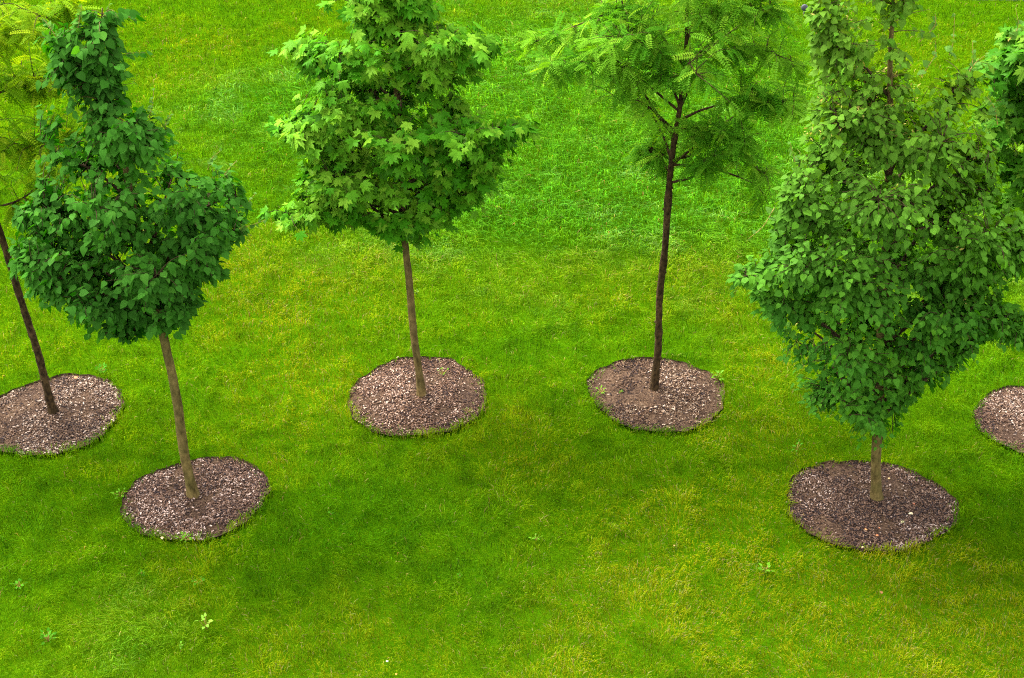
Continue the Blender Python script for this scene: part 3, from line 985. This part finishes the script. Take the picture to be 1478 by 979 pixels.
weed(288, 843, 6, .04, MIDG, 'dull weed rosette halfway between the dark linden bed and the seedling')
weed(70, 925, 13, .05, MIDG, 'large dark weed patch in the near corner of the lawn', tall=.07)
weed(28, 846, 7, .05, MIDG, 'weed rosette by the photo edge, above the dark weed patch')
weed(640, 540, 7, .035, FRESH, 'flat pale weed inside the maple bed behind the trunk')
weed(676, 596, 9, .035, (.07, .09, .015), 'dull olive weed inside the maple bed, near its rim')
weed(268, 780, 12, .04, FRESH, 'bright grassy weed on the front rim of the dark linden bed')
weed(378, 468, 5, .04, MIDG, 'small weed in the yellowish lawn between the dark linden and the maple')
weed(478, 745, 5, .04, MIDG, 'small weed in the lawn below and left of the maple bed'.replace('left of', 'short of'))

# stones on the wide linden bed and a few bits of litter
M_STONE = leaf_mat('stone', rough=.8, spec=.2, trans=0)


def stone(px, py, s, col, label, group=None):
    gp = ground(px, py)
    r = np.random.default_rng(int(px * 13 + py))
    z = 0.
    for bd in beds.values():
        if bed_q(bd, gp[0:1], gp[1:2])[0] < 1:
            z = float(soil_h(gp[0:1], gp[1:2], bd)[0]) + .004
    nt_, np_ = 8, 6
    V = []
    for i in range(1, np_):
        for j in range(nt_):
            a, b = i / np_ * math.pi, j / nt_ * 6.283
            V.append([math.sin(a) * math.cos(b), math.sin(a) * math.sin(b), math.cos(a)])
    V = np.array(V + [[0, 0, 1], [0, 0, -1]])
    V = V * (1 + .16 * r.standard_normal((len(V), 1))) * [s, s * .75, s * .5] + [gp[0], gp[1], z + s * .3]
    Q = [[i * nt_ + j, (i + 1) * nt_ + j, (i + 1) * nt_ + (j + 1) % nt_, i * nt_ + (j + 1) % nt_] for i in range(np_ - 2) for j in range(nt_)]
    t, b = len(V) - 2, len(V) - 1
    C = [[t, j, (j + 1) % nt_] for j in range(nt_)] + [[b, (np_ - 2) * nt_ + (j + 1) % nt_, (np_ - 2) * nt_ + j] for j in range(nt_)]
    o = mk('stone', V, [Q, C], M_STONE, None, col=np.tile(col, (len(V), 1)), smooth=True)
    o['label'] = label
    o['category'] = 'stone'
    if group:
        o['group'] = group
    return o


G1 = 'loose stones on the wide linden bed'
stone(1314, 744, .022, (.70, .62, .36), 'largest cream stone on the wide linden bed', G1)
stone(1302, 756, .018, (.34, .32, .15), 'olive brown stone just below the large cream one', G1)
stone(1318, 729, .016, (.55, .17, .08), 'reddish stone nearest the trunk of the wide linden', G1)
stone(1249, 768, .016, (.62, .27, .10), 'orange stone toward the front rim, paired with a redder one', G1)
stone(1266, 775, .015, (.62, .22, .09), 'redder orange stone closest to the front rim of the bed', G1)
stone(1268, 765, .010, (.60, .22, .10), 'tiny orange pebble between the two orange stones and the trunk', G1)
stone(1198, 711, .012, (.75, .62, .50), 'pale pink pebble far from the trunk on the wide linden bed', G1)
stone(1245, 791, .014, (.70, .56, .30), 'yellowish stone on the very front rim of the largest bed', G1)
stone(1283, 692, .012, (.62, .40, .18), 'small tan stone behind the trunk of the wide linden', G1)
stone(235, 651, .012, (.008, .008, .008), 'small black clod in the grass just above the dark linden bed')
stone(559, 955, .010, (.85, .85, .80), 'tiny white pebble in the grass near the front of the lawn')

M_DEAD = leaf_mat('fallen_leaf', rough=.7, spec=.2, trans=.1)
for (px, py, s, c, lb) in [(1270, 860, .05, (.20, .085, .03), 'brown fallen leaf on the lawn in front of the wide linden bed'),
                           (233, 781, .05, (.5, .36, .2), 'dry tan leaf on the front rim of the dark linden bed'),
                           (972, 792, .03, (.45, .25, .07), 'small orange leaf lying in the middle of the front lawn'),
                           (108, 549, .07, (.40, .17, .07), 'rusty leaf at the back rim of the leftmost bed'),
                           (571, 978, .03, (.55, .22, .04), 'orange leaf scrap at the very front of the lawn')]:
    gp = ground(px, py)
    V, gs = place(LIN_T, [LIN_Q, LIN_C], np.array([[gp[0], gp[1], .035]]), np.array([[.8, .5, .05]]), np.array([[.1, -.2, 1.]]), [s * .6])
    o = mk('fallen_leaf', V, gs, M_DEAD, None, col=np.tile(c, (12, 1)), smooth=True)
    o['label'] = lb
    o['category'] = 'leaf'

# ------------------------------------------------------------------ garden spotlight at the far edge
m_, n_, p_, _ = new_mat('grey_metal')
p_.inputs['Base Color'].default_value = (.07, .075, .085, 1)
p_.inputs['Metallic'].default_value = .6
p_.inputs['Roughness'].default_value = .45
m2, _, p2, _ = new_mat('lamp_glass')
p2.inputs['Base Color'].default_value = (.02, .022, .028, 1)
p2.inputs['Roughness'].default_value = .45
m3, _, p3, _ = new_mat('dark_metal')
p3.inputs['Base Color'].default_value = (.02, .02, .025, 1)
p3.inputs['Roughness'].default_value = .4
gp = ground(1160, 22)
sp_o = root('spotlight', (gp[0], gp[1], 0), 'small grey garden spotlight on a short stake at the far end of the lawn', 'spotlight')
B0 = np.array([gp[0], gp[1], 0.])


def lathe_bits(name, segs, mat, parent):
    m = Merge()
    for P, R, s in segs:
        m.add(*tube(np.array(P, float), R, s))
    return m.build(name, mat, parent)


dv = norm(np.array([-.25, -1., .25]))
hc = B0 + [0, 0, .16]
lathe_bits('stake', [([B0 - [0, 0, .05], B0 + [0, 0, .12]], [.012, .012], 8)], m3, sp_o)
hd = lathe_bits('housing', [([hc - dv * .09, hc - dv * .085, hc - dv * .05, hc + dv * .04, hc + dv * .07], [.02, .04, .055, .062, .066], 20)], m3, sp_o)
lathe_bits('rim', [([hc + dv * .066, hc + dv * .07, hc + dv * .082], [.06, .07, .066], 20)], m_, hd)
lathe_bits('lens', [([hc + dv * .083, hc + dv * .086], [.052, .046], 20)], m2, hd)
